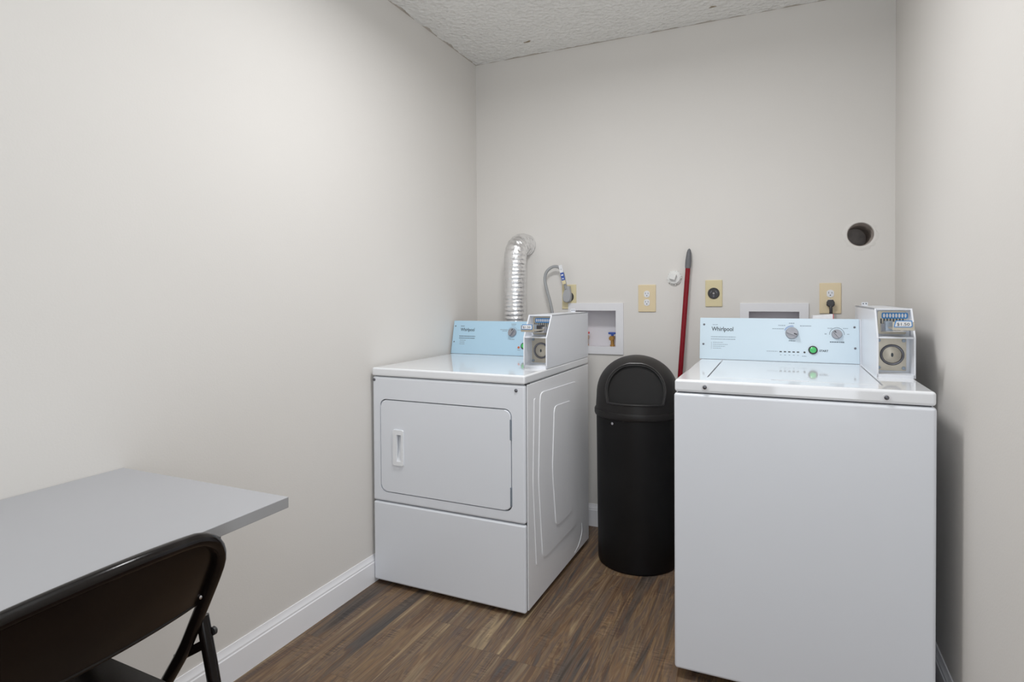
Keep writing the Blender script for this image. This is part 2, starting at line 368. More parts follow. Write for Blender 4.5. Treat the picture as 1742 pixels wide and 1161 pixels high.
# ------------------------------------------------------------------ coin box (part of each machine)
def coin_box(root, x, y, z, D):
    T = Matrix.Translation((x, y, z)); w, hh = 0.106, 0.221
    prof = [(0, 0), (0, 0.128), (0.06, hh), (D, hh), (D, 0)]
    S = Matrix(((0, 0, 1, 0), (1, 0, 0, 0), (0, 1, 0, 0), (0, 0, 0, 1)))
    b = bm_new()
    for x0 in (0, w-0.005): prism(b, prof, 0.005, T=T @ Matrix.Translation((x0, 0, 0)) @ S)
    box(b, 0, w, 0.06, D, hh-0.005, hh, T=T); box(b, 0.001, w-0.001, 0, D, 0, 0.011, T=T); box(b, 0.001, w-0.001, D-0.005, D, 0, hh-.001, T=T)
    box(b, 0.004, w-0.004, 0.004, 0.085, 0.126, 0.1305, T=T)                 # ledge between the two recesses
    box(b, 0.004, w-0.004, 0.0805, 0.086, 0.13, hh-0.004, T=T)                # back of the upper recess
    box(b, 0.004, w-0.004, 0.075, 0.08, 0.01, 0.127, T=T)                   # back of the lower recess
    cb = obj('coin_box', b, M['enamel'], root, angle=20)
    b = bm_new(); box(b, 0.022, 0.044, D-0.014, D-0.011, hh, hh+0.014, T=T)
    hole = obj('bracket_tab', b, M['enamel'], cb)
    b = bm_new()
    for hx in (0.028, 0.038): prism(b, circ(hx, hh+0.008, 0.0024, 12), 0.0015, T=T @ Matrix.Translation((0, D-0.0138, 0)) @ RF)
    obj('tab_hole', b, M['print_dark'], cb)
    F = lambda yy: T @ Matrix.Translation((0, yy, 0)) @ RF
    # lock plate
    b = bm_new(); prism(b, rrect(0.008, 0.092, 0.016, 0.124, 0.003), 0.003, T=F(0.075), bev=0.001); obj('lock_plate', b, M['steel'], cb)
    for px in (0.015, 0.085):
        for pz in (0.025, 0.115):
            b = bm_new(); prism(b, circ(px, pz, 0.006, 6), 0.004, T=F(0.072), bev=0.0008); obj('bolt', b, M['bluegrey'], cb)
    LT = F(0.072) @ Matrix.Translation((0.052, 0.068, 0))
    b = bm_new(); lathe(b, [(0.0265, 0), (0.034, 0), (0.0345, 0.004), (0.032, 0.007), (0.0285, 0.006), (0.0265, 0.001)], 48, T=LT, cap0=False, cap1=False); obj('lock_ring', b, M['darksteel'], cb)
    b = bm_new(); lathe(b, [(0.027, 0.0005), (0.0265, 0.002), (0.02, 0.0035), (0.012, 0.0055), (0.0, 0.006)], 40, T=LT, cap0=True, cap1=False); obj('lock_cylinder', b, M['steel'], cb)
    b = bm_new(); prism(b, circ(0, 0, 0.0035, 16, 0.007), 0.001, T=LT @ Matrix.Translation((0, 0, 0.006))); obj('keyhole', b, M['print_dark'], cb)
    # coin chute
    b = bm_new(); prism(b, rrect(0.012, 0.092, 0.136, 0.212, 0.004), 0.004, T=F(0.0805), bev=0.001); obj('chute_plate', b, M['steel'], cb)
    b = bm_new(); prism(b, rrect(0.023, 0.097, 0.187, 0.207, 0.005), 0.0015, T=F(0.0762))
    tb = obj('chute_label', b, M['tagblue'], cb)
    tb['label'] = 'blue label with a row of white coin ovals'
    b = bm_new()
    for i in range(8):
        prism(b, circ(0.0298+i*0.0086, 0.197, 0.0030, 14, 0.0068), 0.0007, T=F(0.0747))
    obj('coin_oval', b, M['tagwhite'], cb)
    b = bm_new()
    for i in range(8): box(b, 0.0195+i*0.0088, 0.0235+i*0.0088, 0.0755, 0.0765, 0.172, 0.187, T=T)
    obj('coin_slot', b, M['print_dark'], cb)
    b = bm_new()
    pts = [(0.018, 0.045), (0.018, 0.078), (0.090, 0.078), (0.090, 0.045), (0.078, 0.034), (0.030, 0.034)]
    prism(b, pts, 0.026, T=T @ Matrix.Translation((0, 0, 0.146)), bev=0.002); obj('chute_body', b, M['chrome'], cb)
    b = bm_new(); box(b, 0.026, 0.050, 0.024, 0.06, 0.148, 0.180, 0.003, T=T); obj('slide_block', b, M['bluegrey'], cb)
    b = bm_new(); box(b, 0.050, 0.070, 0.024, 0.06, 0.150, 0.178, 0.002, T=T); obj('slide_stop', b, M['knob_cap'], cb)
    b = bm_new(); box(b, 0.034, 0.084, -0.088, 0.045, 0.1575, 0.1625, 0.0015, T=T); box(b, 0.030, 0.087, -0.092, -0.087, 0.157, 0.183, 0.001, T=T)
    obj('coin_slide', b, M['steel'], cb)
    b = bm_new(); TT = F(-0.0922)
    tagp = [(0.033, 0.1665), (0.0775, 0.1665), (0.0815, 0.170), (0.0800, 0.1875), (0.0375, 0.1875), (0.0355, 0.181)]
    prism(b, tagp, 0.0012, T=TT, mi=0)
    cx, cy = 0.0575, 0.1768
    prism(b, [(cx+(px-cx)*0.89, cy+(py-cy)*0.76) for px, py in tagp], 0.0005, T=TT @ Matrix.Translation((0, 0, 0.0012)), mi=1)
    text_bm(b, '$1.50', 0.033, TT @ Matrix.Translation((0.0405, 0.1718, 0.0019)), mi=2, height=0.0105, bold=0.01)
    pt = obj('price_tag', b, None, cb, smooth=False, mats=[M['tagblue'], M['tagwhite'], M['print_dark']])
    pt['label'] = 'white price tag with a blue border reading $1.50'
    return cb

def dashes(b, T, x0, x1, y, h, rnd, wmin=0.0025, wmax=0.008, gap=0.0012, mi=0):
    """A row of word-like strokes for lettering too small to read in the photo."""
    x = x0
    while x < x1-0.001:
        w_ = min(rnd.uniform(wmin, wmax), x1-x); box(b, x, x+w_, y-h/2, y+h/2, 0, 0.0002, T=T, mi=mi); x += w_+gap

def panel_T(x, y, z, rise, back):
    """Frame of a tilted face: x right, y up the face, z outward."""
    a = math.atan2(back, rise)
    return Matrix.Translation((x, y, z)) @ Matrix.Rotation(-a, 4, 'X') @ RF

def knob_part(par, T, r, depth, grip_deg):
    b = bm_new(); lathe(b, [(r*1.02, 0), (r, depth*0.25), (r*0.94, depth*0.5), (r*0.90, depth*0.55)], 36, T=T)
    k = obj('knob', b, M['knob'], par)
    g = T @ Matrix.Rotation(math.radians(grip_deg), 4, 'Z')
    b = bm_new(); prism(b, rrect(-r*0.9, r*0.9, -r*0.27, r*0.27, r*0.2), depth*0.6, T=g @ Matrix.Translation((0, 0, depth*0.5)), bev=r*0.08); obj('knob_grip', b, M['knob'], k)
    b = bm_new(); prism(b, rrect(r*0.32, r*0.82, -r*0.1, r*0.1, r*0.05), 0.0006, T=g @ Matrix.Translation((0, 0, depth*1.1))); obj('knob_pointer', b, M['knob_cap'], k)
    return k

def screw(par, T, r, m='darksteel', name='screw'):
    b = bm_new(); lathe(b, [(r, 0), (r*0.95, r*0.35), (r*0.55, r*0.6), (0.0, r*0.65)], 18, T=T, cap1=False); return obj(name, b, M[m], par)

# ------------------------------------------------------------------ dryer
DW, DD, DL, DH = 0.713, 0.78, 0.8966, 0.9317
dr = thing('clothes_dryer', 'white front-loading clothes dryer with coin box, in the wall corner beside the black bin', 'dryer', (0.0145, -0.9935, 0), -0.0087)
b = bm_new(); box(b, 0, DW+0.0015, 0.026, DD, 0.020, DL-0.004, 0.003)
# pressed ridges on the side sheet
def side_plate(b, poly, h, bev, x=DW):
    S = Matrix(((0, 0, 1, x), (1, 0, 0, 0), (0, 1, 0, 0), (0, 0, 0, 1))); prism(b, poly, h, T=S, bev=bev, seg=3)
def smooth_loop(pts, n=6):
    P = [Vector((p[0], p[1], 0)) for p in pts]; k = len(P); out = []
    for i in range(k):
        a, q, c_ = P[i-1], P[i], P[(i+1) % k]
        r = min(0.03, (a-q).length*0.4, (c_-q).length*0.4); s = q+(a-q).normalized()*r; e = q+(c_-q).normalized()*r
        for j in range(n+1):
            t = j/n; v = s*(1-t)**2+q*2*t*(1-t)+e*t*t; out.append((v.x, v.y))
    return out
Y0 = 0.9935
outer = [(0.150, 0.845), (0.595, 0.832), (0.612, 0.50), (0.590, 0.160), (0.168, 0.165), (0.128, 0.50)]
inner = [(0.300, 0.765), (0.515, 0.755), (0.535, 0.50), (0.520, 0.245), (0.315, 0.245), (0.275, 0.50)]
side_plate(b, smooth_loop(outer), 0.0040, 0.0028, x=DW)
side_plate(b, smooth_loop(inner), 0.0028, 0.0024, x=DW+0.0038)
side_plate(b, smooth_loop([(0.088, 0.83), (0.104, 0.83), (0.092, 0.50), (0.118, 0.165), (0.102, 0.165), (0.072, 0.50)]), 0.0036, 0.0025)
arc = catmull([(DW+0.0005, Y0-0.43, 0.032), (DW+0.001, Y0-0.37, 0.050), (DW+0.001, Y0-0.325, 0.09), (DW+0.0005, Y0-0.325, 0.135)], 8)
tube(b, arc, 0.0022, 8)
cab = obj('cabinet', b, M['enamel_side_lit'], dr, angle=25)
b = bm_new(); box(b, 0.02, DW-0.02, 0.045, DD-0.03, 0.0, 0.024); obj('base_shadow_filler', b, M['gap'], dr)  # dark block added for the shade between dryer and floor
b = bm_new(); box(b, 0.003, DW-0.003, 0.018, 0.06, 0.022, DL+0.001); obj('inner_frame', b, M['gap'], dr)
DX0, DX1, DZ0, DZ1 = 0.039, 0.659, 0.403, 0.800
b = bm_new(); box(b, 0.0, DW, 0.0, 0.023, 0.3625, DL-0.003, 0.009, 4)
fp = obj('front_panel', b, M['enamel'], dr)
c = bm_new(); prism(c, rrect(DX0, DX1, DZ0, DZ1, 0.030, 8), 0.018, T=Matrix.Translation((0, 0.014, 0)) @ RF); cut(fp, [c])
b = bm_new(); box(b, 0.0, DW, 0.0, 0.023, 0.018, 0.3585, 0.009, 4); obj('toe_panel', b, M['enamel'], dr)
b = bm_new(); prism(b, rrect(DX0-.001, DX1+.001, DZ0-.001, DZ1+.001, 0.030, 8), 0.0025, T=Matrix.Translation((0, 0.0155, 0)) @ RF); obj('door_recess', b, M['gap'], fp)
b = bm_new(); prism(b, rrect(DX0+0.0045, DX1-0.0045, DZ0+0.0045, DZ1-0.0045, 0.027, 8), 0.0135, T=Matrix.Translation((0, 0.0125, 0)) @ RF, bev=0.004, seg=3)
dd = obj('door', b, M['enamel'], dr)
HX0, HX1, HZ0, HZ1 = 0.108, 0.160, 0.524, 0.674
c = bm_new(); box(c, HX0+0.018, HX1-0.008, -0.02, 0.0125, HZ0+0.014, HZ1-0.014); cut(dd, [c])
b = bm_new(); prism(b, rrect(HX0, HX1, HZ0, HZ1, 0.005), 0.006, T=Matrix.Translation((0, -0.0008, 0)) @ RF, bev=0.003)
hd = obj('door_handle', b, M['enamel_top'], dd)
c = bm_new(); box(c, HX0+0.020, HX1-0.010, -0.03, 0.03, HZ0+0.018, HZ1-0.020); cut(hd, [c])
b = bm_new()   # scooped finger pocket
n = 10; pr = []
for i in range(n+1):
    t = i/n; zz = HZ0+0.017 + t*(HZ1-HZ0-0.036); yy = -0.004 + 0.0155*math.sin(PI*min(1, t*0.5+0.03)); pr.append((yy, zz))
prism(b, [(0.0145, HZ0+0.017)] + pr + [(0.0145, HZ1-0.019)], HX1-HX0-0.029, T=Matrix(((0, 0, 1, HX0+0.0195), (1, 0, 0, 0), (0, 1, 0, 0), (0, 0, 0, 1))))
obj('finger_pocket', b, M['enamel_top'], dd)
for z0, z1 in ((0.680, 0.760), (0.425, 0.498)):
    b = bm_new(); box(b, DX1-0.0085, DX1+0.0005, -0.0015, 0.012, z0, z1, 0.0012); obj('hinge', b, M['bluegrey'], dd)
for sx, sz in ((0.0095, 0.880), (0.678, 0.873)):
    s_ = screw(dr, Matrix.Translation((sx, 0, sz)) @ RF, 0.0068, 'darksteel')
b = bm_new(); box(b, -0.001, DW+0.002, -0.003, DD, DL, DH, 0.008, 4); obj('worktop', b, M['enamel_top'], dr)
CY, CTOP, CBK = 0.664, 0.171, 0.040     # console face foot, rise, lean
b = bm_new()
prism(b, [(CY+0.002, DH-0.001), (CY+CBK+0.002, DH+CTOP), (DD-0.035, DH+CTOP), (DD-0.02, DH-0.001)], 0.615, T=Matrix(((0, 0, 1, -0.004), (1, 0, 0, 0), (0, 1, 0, 0), (0, 0, 0, 1))))
con = obj('console', b, M['enamel'], dr)
PT = panel_T(0, CY, DH, CTOP, CBK); PLN = math.hypot(CTOP, CBK)
def on_face(T, x, s, L, out=0.0025): return T @ Matrix.Translation((x, s*L, out))
b = bm_new(); box(b, -0.006, 0.611, 0.001, PLN+0.001, 0, 0.0025, 0.0006, 1, T=PT); obj('control_panel', b, M['panel'], con)['label'] = 'light blue control panel'
for s in (0.84, 0.36): screw(con, on_face(PT, 0.006, s, PLN), 0.0035)
rnd = random.Random(5)
def printing(par, T, L, rows, name='lettering', m='print'):
    for x0, x1, s, h in rows:
        b = bm_new(); dashes(b, T @ Matrix.Translation((0, 0, 0.0026)), x0, x1, s*L, h, rnd); obj(name, b, M[m], par, smooth=False)
b = bm_new(); text_bm(b, 'Whirlpool', 0.084, on_face(PT, 0.038, 0.69, PLN, 0.0029), bold=0.018, height=0.023); lg = obj('logo_lettering', b, M['print_dark'], con, smooth=False)
printing(con, PT, PLN, [(0.038, 0.060, 0.84, 0.0035), (0.034, 0.130, 0.535, 0.0042), (0.034, 0.130, 0.475, 0.0042)])
printing(con, PT, PLN, [(0.040, 0.075, 0.41, 0.0035), (0.040, 0.070, 0.355, 0.0035), (0.040, 0.072, 0.30, 0.0035), (0.272, 0.314, 0.755, 0.0035), (0.285, 0.312, 0.715, 0.0035), (0.332, 0.360, 0.925, 0.004), (0.335, 0.357, 0.885, 0.0035), (0.330, 0.357, 0.475, 0.004), (0.372, 0.40, 0.75, 0.003), (0.378, 0.395, 0.17, 0.003)], m='print_faint')
def arc_marks(par, T, x, y, r, a0, a1, m):
    b = bm_new(); nn = 22
    for i in range(nn):
        a = math.radians(a0+(a1-a0)*i/nn); e = math.radians(a0+(a1-a0)*(i+1)/nn)
        vs = [b.verts.new(T @ Vector((x+q*math.cos(t), y+q*math.sin(t), 0.0029))) for q, t in ((r, a), (r+0.0016, a), (r+0.0016, e), (r, e))]
        b.faces.new(vs)
    return obj('dial_marks', b, M[m], par, smooth=False)
arc_marks(con, PT, 0.343, 0.672*PLN, 0.028, 20, 160, 'print_faint')
knob_part(con, on_face(PT, 0.343, 0.672, PLN), 0.0225, 0.020, 60)
b = bm_new(); lathe(b, [(0.006, 0), (0.0055, 0.003), (0, 0.005)], 18, T=on_face(PT, 0.385, 0.245, PLN), cap1=False); obj('indicator_lamp', b, M['orange'], con)
b = bm_new(); lathe(b, [(0.017, 0), (0.0165, 0.004), (0.0125, 0.005)], 28, T=on_face(PT, 0.413, 0.292, PLN)); sb = obj('start_button_ring', b, M['black'], con)
b = bm_new(); lathe(b, [(0.0115, 0.004), (0.0112, 0.008), (0.006, 0.0095), (0, 0.010)], 28, T=on_face(PT, 0.413, 0.292, PLN), cap1=False); obj('start_button', b, M['green'], con)
cbx = coin_box(dr, 0.609, 0.226, DH, 0.553)

# ------------------------------------------------------------------ washer
WW, WL, WH, WD = 0.6998, 0.9241, 0.9641, 0.86
ws = thing('washing_machine', 'white top-loading washing machine with light blue console and coin box', 'washer', (1.3017, -1.12, 0), 0.003)
b = bm_new(); box(b, -0.001, WW+0.001, 0, WD, 0.030, WL-0.003, 0.010, 4); obj('cabinet', b, M['enamel'], ws)
b = bm_new(); box(b, 0.01, WW-0.01, 0.012, WD-0.02, 0.05, WL+0.002); obj('inner_frame', b, M['gap'], ws)
for fx in (0.06, WW-0.06):
    for fy in (0.07, WD-0.08):
        b = bm_new(); lathe(b, [(0.02, 0), (0.02, 0.012), (0.008, 0.014), (0.008, 0.05)], 18, T=Matrix.Translation((fx, fy, 0))); obj('foot', b, M['rubber'], ws)
b = bm_new(); box(b, 0.001, WW-0.0005, 0.001, WD, WL, WH, 0.009, 4)
top = obj('top_panel', b, M['enamel_top'], ws)
LX0, LX1, LY0, LY1 = 0.0905, 0.5865, 0.088, 0.640
c = bm_new(); box(c, LX0, LX1, LY0, LY1, WH-0.012, WH+0.05)
cut(top, [c])
b = bm_new(); box(b, LX0, LX1, LY0, LY1, WH-0.0125, WH-0.0115); obj('lid_well', b, M['gap'], top)
b = bm_new(); box(b, LX0+0.0045, LX1-0.0045, LY0+0.0006, LY1-0.001, WH-0.011, WH+0.0005, 0.0015, 2); lid = obj('lid', b, M['enamel_top'], ws)
c = bm_new(); prism(c, circ(0.338, LY0+0.004, 0.055, 32, 0.016), 0.012, T=Matrix.Translation((0, 0, WH-0.004))); cut(lid, [c])
for sx in (0.094, 0.582):
    T = Matrix.Translation((sx, 0.0005, WL+0.019 if sx < .3 else WL+0.018)) @ RF
    b = bm_new(); lathe(b, [(0.0105, 0), (0.0105, 0.0018), (0.008, 0.002)], 24, T=T); wsr = obj('screw_washer', b, M['white_plastic'], top)
    screw(top, T @ Matrix.Translation((0, 0, 0.0018)), 0.0065, 'darksteel')
CY, CTOP, CBK = 0.665, 0.171, 0.025
b = bm_new()
prism(b, [(CY+0.002, WH-0.001), (CY+CBK+0.002, WH+CTOP), (WD-0.06, WH+CTOP-0.004), (WD-0.02, WH-0.001)], 0.592, T=Matrix(((0, 0, 1, 0.001), (1, 0, 0, 0), (0, 1, 0, 0), (0, 0, 0, 1))))
con = obj('console', b, M['enamel'], ws)
PT = panel_T(0, CY, WH, CTOP, CBK); PLN = math.hypot(CTOP, CBK)
b = bm_new(); box(b, -0.001, 0.5865, 0.001, PLN+0.001, 0, 0.0025, 0.0006, 1, T=PT); obj('control_panel', b, M['panel_lit'], con)['label'] = 'light blue control panel, reflection painted in'
for sx, s in ((0.0154, 0.843), (0.0135, 0.365), (0.5705, 0.82), (0.572, 0.35)): screw(con, on_face(PT, sx, s, PLN), 0.0042)
b = bm_new(); text_bm(b, 'Whirlpool', 0.086, on_face(PT, 0.0455, 0.69, PLN, 0.0029), bold=0.018, height=0.023); obj('logo_lettering', b, M['print_dark'], con, smooth=False)
printing(con, PT, PLN, [(0.050, 0.070, 0.84, 0.0025), (0.0435, 0.141, 0.545, 0.0030), (0.0435, 0.141, 0.490, 0.0030),
    (0.052, 0.092, 0.41, 0.0022), (0.052, 0.110, 0.362, 0.0022), (0.052, 0.100, 0.315, 0.0022), (0.052, 0.085, 0.27, 0.0022), (0.045, 0.0462, 0.335, 0.030),
    (0.280, 0.322, 0.762, 0.0030), (0.302, 0.328, 0.842, 0.0030), (0.341, 0.361, 0.895, 0.0035), (0.381, 0.421, 0.836, 0.0035), (0.340, 0.364, 0.486, 0.0035), (0.259, 0.300, 0.233, 0.0022),
    (0.478, 0.496, 0.79, 0.0025), (0.532, 0.55, 0.79, 0.0025), (0.468, 0.476, 0.66, 0.004), (0.545, 0.553, 0.66, 0.0025)] +
    [(0.3085+i*0.0157, 0.3145+i*0.0157, 0.155, 0.0022) for i in range(5)] + [(0.388, 0.404, 0.14, 0.0025)], m='print_faint')
printing(con, PT, PLN, [(0.486, 0.535, 0.48, 0.0042)], name='dial_caption')
b = bm_new(); text_bm(b, 'START', 0.031, on_face(PT, 0.4495, 0.252, PLN, 0.0029), bold=0.03, height=0.0085); obj('start_lettering', b, M['print_dark'], con, smooth=False)
b = bm_new()
for i in range(5):
    b2 = rrect(0.3065+i*0.0157, 0.3155+i*0.0157, 0.229*PLN-0.0022, 0.229*PLN+0.0022, 0.001, 2); prism(b, b2, 0.0006, T=PT @ Matrix.Translation((0, 0, 0.0025)))
prism(b, circ(0.397, 0.228*PLN, 0.0038, 16), 0.0006, T=PT @ Matrix.Translation((0, 0, 0.0025))); obj('status_lights', b, M['black'], con)
arc_marks(con, PT, 0.352, 0.664*PLN, 0.0265, 75, 160, 'blue_ring'); arc_marks(con, PT, 0.352, 0.664*PLN, 0.0290, 80, 155, 'blue_ring')
arc_marks(con, PT, 0.5105, 0.657*PLN, 0.0245, -5, 185, 'print')
knob_part(con, on_face(PT, 0.352, 0.664, PLN), 0.0235, 0.022, -22)
knob_part(con, on_face(PT, 0.5105, 0.657, PLN), 0.0185, 0.018, 128)
b = bm_new(); lathe(b, [(0.0168, 0), (0.0165, 0.005), (0.012, 0.0062)], 32, T=on_face(PT, 0.427, 0.286, PLN)); obj('start_button_ring', b, M['black'], con)
b = bm_new(); lathe(b, [(0.0118, 0.005), (0.0115, 0.009), (0.0075, 0.011), (0, 0.0115)], 32, T=on_face(PT, 0.427, 0.286, PLN), cap1=False); obj('start_button', b, M['green'], con)['label'] = 'green start button'
coin_box(ws, 0.5935, 0.280, WH, 0.615)
# small carton lying on the washer's console
ct = thing('small_carton', 'small white carton with a red end lying on top of the washer console', 'box', (1.765, -0.36, WH+CTOP-0.003), 0.06)
b = bm_new(); prism(b, [(-0.038, 0), (0.034, 0), (0.034, 0.021), (-0.038, 0.015)], 0.05, T=Matrix.Translation((0, 0.025, 0)) @ RF, bev=0.001); obj('carton_body', b, M['carton'], ct)
b = bm_new(); box(b, 0.034, 0.0365, -0.025, 0.025, 0.0, 0.021); obj('end_flap', b, M['red_plastic'], ct)['label'] = 'red end flap'

# ------------------------------------------------------------------ trash can
BX, BY = 1.000, -0.307
tc = thing('trash_can', 'round black dome-top trash can between the dryer and the washer', 'trash can', (BX, BY, 0), math.radians(9))
b = bm_new(); lathe(b, [(0.174, 0), (0.180, 0.004), (0.1825, 0.014), (0.1855, 0.30), (0.1885, 0.692), (0.183, 0.692)], 72); obj('body', b, M['bin_body'], tc)
b = bm_new(); lathe(b, [(0.1885, 0.680), (0.195, 0.683), (0.1975, 0.690), (0.1975, 0.706), (0.1945, 0.712), (0.188, 0.713)], 72, cap0=False, cap1=False); obj('rim', b, M['bin'], tc)
def dome_r(z):      # outer radius of the hood at height z
    z0, z1, z2 = 0.708, 0.772, 0.956
    if z <= z1: return 0.1915 - 0.004*(z-z0)/(z1-z0)
    t = (z-z1)/(z2-z1); return 0.1875*math.sqrt(max(0, 1-t**2.15))
b = bm_new()
zs = [0.708, 0.73, 0.752, 0.772] + [0.772+0.184*math.sin(PI/2*i/16) for i in range(1, 17)]
po = [(dome_r(z), z) for z in zs]; pi_ = [(max(0, r-0.007), z-(0.007 if r < 0.12 else 0.003)) for r, z in po]
lathe(b, po[:-1] + [(0.0, 0.956)] + [(0.0, 0.949)] + pi_[:-1][::-1] + [(po[0][0], po[0][1])], 72, cap0=False, cap1=False)
bmesh.ops.remove_doubles(b, verts=b.verts, dist=0.0002)
hood = obj('dome_lid', b, M['bin'], tc)
# arched opening: slice the front of the hood with a slightly leaning plane above the sill
def plane_d(z): return 0.141 - 0.042*(z-0.752)/0.18
c = bm_new()
prism(c, [(-plane_d(0.752), 0.752), (-plane_d(1.0), 1.0), (-0.4, 1.0), (-0.4, 0.752)], 0.6, T=Matrix(((0, 0, 1, -0.3), (1, 0, 0, 0), (0, 1, 0, 0), (0, 0, 0, 1))))
cut(hood, [c])
def flap_loop(inset, shrink):
    pts = []; top_z = 0.940 - shrink
    zz = [0.744+(top_z-0.744)*math.sin(PI/2*i/20) for i in range(21)]
    for z in zz:
        d = plane_d(z)-inset; w_ = math.sqrt(max(0.0, (dome_r(z)-0.009)**2-d*d)); pts.append((w_, z))
    return pts
pr = [p for p in flap_loop(0.016, 0.010) if p[0] > 0.004]
b = bm_new(); rows = []
for w_, z in pr:
    row = []
    for i in range(13):
        u = -1+2*i/12; row.append(b.verts.new((u*w_, -(plane_d(z)-0.016) - 0.006*(1-u*u), z)))
    rows.append(row)
for r0, r1 in zip(rows, rows[1:]):
    for i in range(12): b.faces.new((r0[i], r0[i+1], r1[i+1], r1[i]))
ext = bmesh.ops.extrude_face_region(b, geom=list(b.faces)); bmesh.ops.translate(b, vec=(0, 0.004, 0), verts=[e for e in ext['geom'] if isinstance(e, bmesh.types.BMVert)])
obj('swing_flap', b, M['bin_flap'], tc)
b = bm_new()   # raised bead round the opening
pts = flap_loop(0.0, 0.004); bead = []
edge = [(math.sqrt(max(0, (dome_r(z)-0.002)**2-plane_d(z)**2)), z) for z in [0.754+0.178*math.sin(PI/2*i/18) for i in range(19)]]
edge = [(w_, z) for w_, z in edge if w_ > 0.003]
loop = [(w_, -plane_d(z), z) for w_, z in edge] + [(-w_, -plane_d(z), z) for w_, z in edge[::-1]]
tube(b, loop, 0.0038, 8)
hw = edge[0][0]
sill = [(hw*math.sin(t), -0.002-math.sqrt(max(0, 0.1885**2-(hw*math.sin(t))**2)), 0.7535) for t in [(-1+2*i/16)*PI/2 for i in range(17)]]
tube(b, sill, 0.0042, 8); obj('opening_bead', b, M['bin_edge'], hood)
a = math.radians(-90-31)
b = bm_new(); lathe(b, [(0.0065, 0), (0.006, 0.003), (0.0, 0.0045)], 16, T=Matrix.Translation((0.189*math.cos(a), 0.189*math.sin(a), 0.664)) @ Matrix.Rotation(a-PI/2*3, 4, 'Z') @ RF, cap1=False); obj('rivet', b, M['chrome'], tc)

# ------------------------------------------------------------------ broom
br = thing('broom', 'broom with a red pole and grey end cap leaning on the wall behind the bin', 'broom', (1.10, -0.085, 0))
p0, p1 = Vector((0.006, 0.0, 0.075)), Vector((0.0965, 0.0655, 1.463)); dv = (p1-p0).normalized()
b = bm_new(); tube(b, [p0, p1-dv*0.06], 0.0122, 18); obj('pole', b, M['pole_red'], br)
b = bm_new(); pp = [p1-dv*0.098, p1-dv*0.09, p1-dv*0.06, p1-dv*0.02, p1-dv*0.006, p1]; rr_ = [0.0128, 0.0145, 0.0150, 0.0115, 0.0075, 0.002]
tube(b, pp, 0.014, 18, rfun=lambda i: rr_[i]); obj('end_cap', b, M['grip'], br)
b = bm_new(); box(b, -0.11, 0.11, -0.02, 0.02, 0.055, 0.085, 0.008); obj('head', b, M['grip'], br)
b = bm_new(); prism(b, [(-0.115, 0), (0.115, 0), (0.10, 0.056), (-0.10, 0.056)], 0.034, T=Matrix.Translation((0, 0.017, 0)) @ RF); obj('bristles', b, M['bristle'], br)

# ------------------------------------------------------------------ things on the back wall
def outlet(name, label, x0, x1, z0, z1, kind, m='ivory', group=None):
    t = thing(name, label, 'outlet', ((x0+x1)/2, 0, (z0+z1)/2), 0, group)
    w2, h2 = (x1-x0)/2, (z1-z0)/2
    b = bm_new(); prism(b, rrect(-w2, w2, -h2, h2, 0.003, 3), 0.0065, T=RF, bev=0.003, seg=3); obj('cover_plate', b, M[m], t)
    if kind == 'duplex':
        for dz in (0.0215, -0.0215):
            pl = [(max(-0.0145, min(0.0145, x)), y+dz) for x, y in circ(0, 0, 0.0172, 32)]
            b = bm_new(); prism(b, pl, 0.0085, T=RF, bev=0.0008); r = obj('receptacle', b, M['white_plastic'], t)
            b = bm_new(); F = Matrix.Translation((0, -0.0085, dz)) @ RF
            box(b, -0.0078, -0.0056, -0.0002, 0.0078, 0, 0.0004, T=F); box(b, 0.0052, 0.0072, 0.0002, 0.0072, 0, 0.0004, T=F); prism(b, circ(0, -0.0075, 0.0026, 12), 0.0004, T=F)
            obj('socket_holes', b, M['print_dark'], r)
        screw(t, Matrix.Translation((0, -0.0065, 0)) @ RF, 0.0028, 'ivory')
    else:
        b = bm_new(); lathe(b, [(0.0275, 0.0), (0.0275, 0.010), (0.0255, 0.0115), (0.0255, 0.0105), (0.0, 0.0105)], 36, T=RF, cap1=False); r = obj('receptacle', b, M['black'], t)
        b = bm_new(); F = Matrix.Translation((0, -0.0106, 0)) @ RF
        for a_ in (30, 150): box(b, -0.0018, 0.0018, -0.007, 0.007, 0, 0.0008, T=F @ Matrix.Rotation(math.radians(a_), 4, 'Z') @ Matrix.Translation((0.014, 0, 0)) )
        prism(b, rrect(-0.0035, 0.0035, -0.019, -0.007, 0.001, 2), 0.0008, T=F); obj('socket_holes', b, M['darksteel'], r)
        b = bm_new(); prism(b, circ(0, 0, 0.0045, 14), 0.001, T=F); obj('centre_screw', b, M['chrome'], r)
    return t
outlet('wall_outlet', 'ivory duplex outlet with both sockets empty, between supply box and broom pole', 0.9387, 1.0286, 1.1483, 1.2875, 'duplex')
outlet('dryer_outlet', 'ivory plate with an empty round black socket, between broom and washer supply box', 1.2702, 1.3498, 1.1758, 1.3062, 'round', 'ivory_yellow')
outlet('wall_outlet', 'larger ivory duplex outlet behind the washer with a black plug in it', 1.7712, 1.8591, 1.1446, 1.2843, 'duplex')
outlet('dryer_outlet', 'ivory plate with a round black socket covered by the grey dryer plug', 0.5230, 0.6030, 1.1620, 1.2940, 'round', 'ivory_yellow')

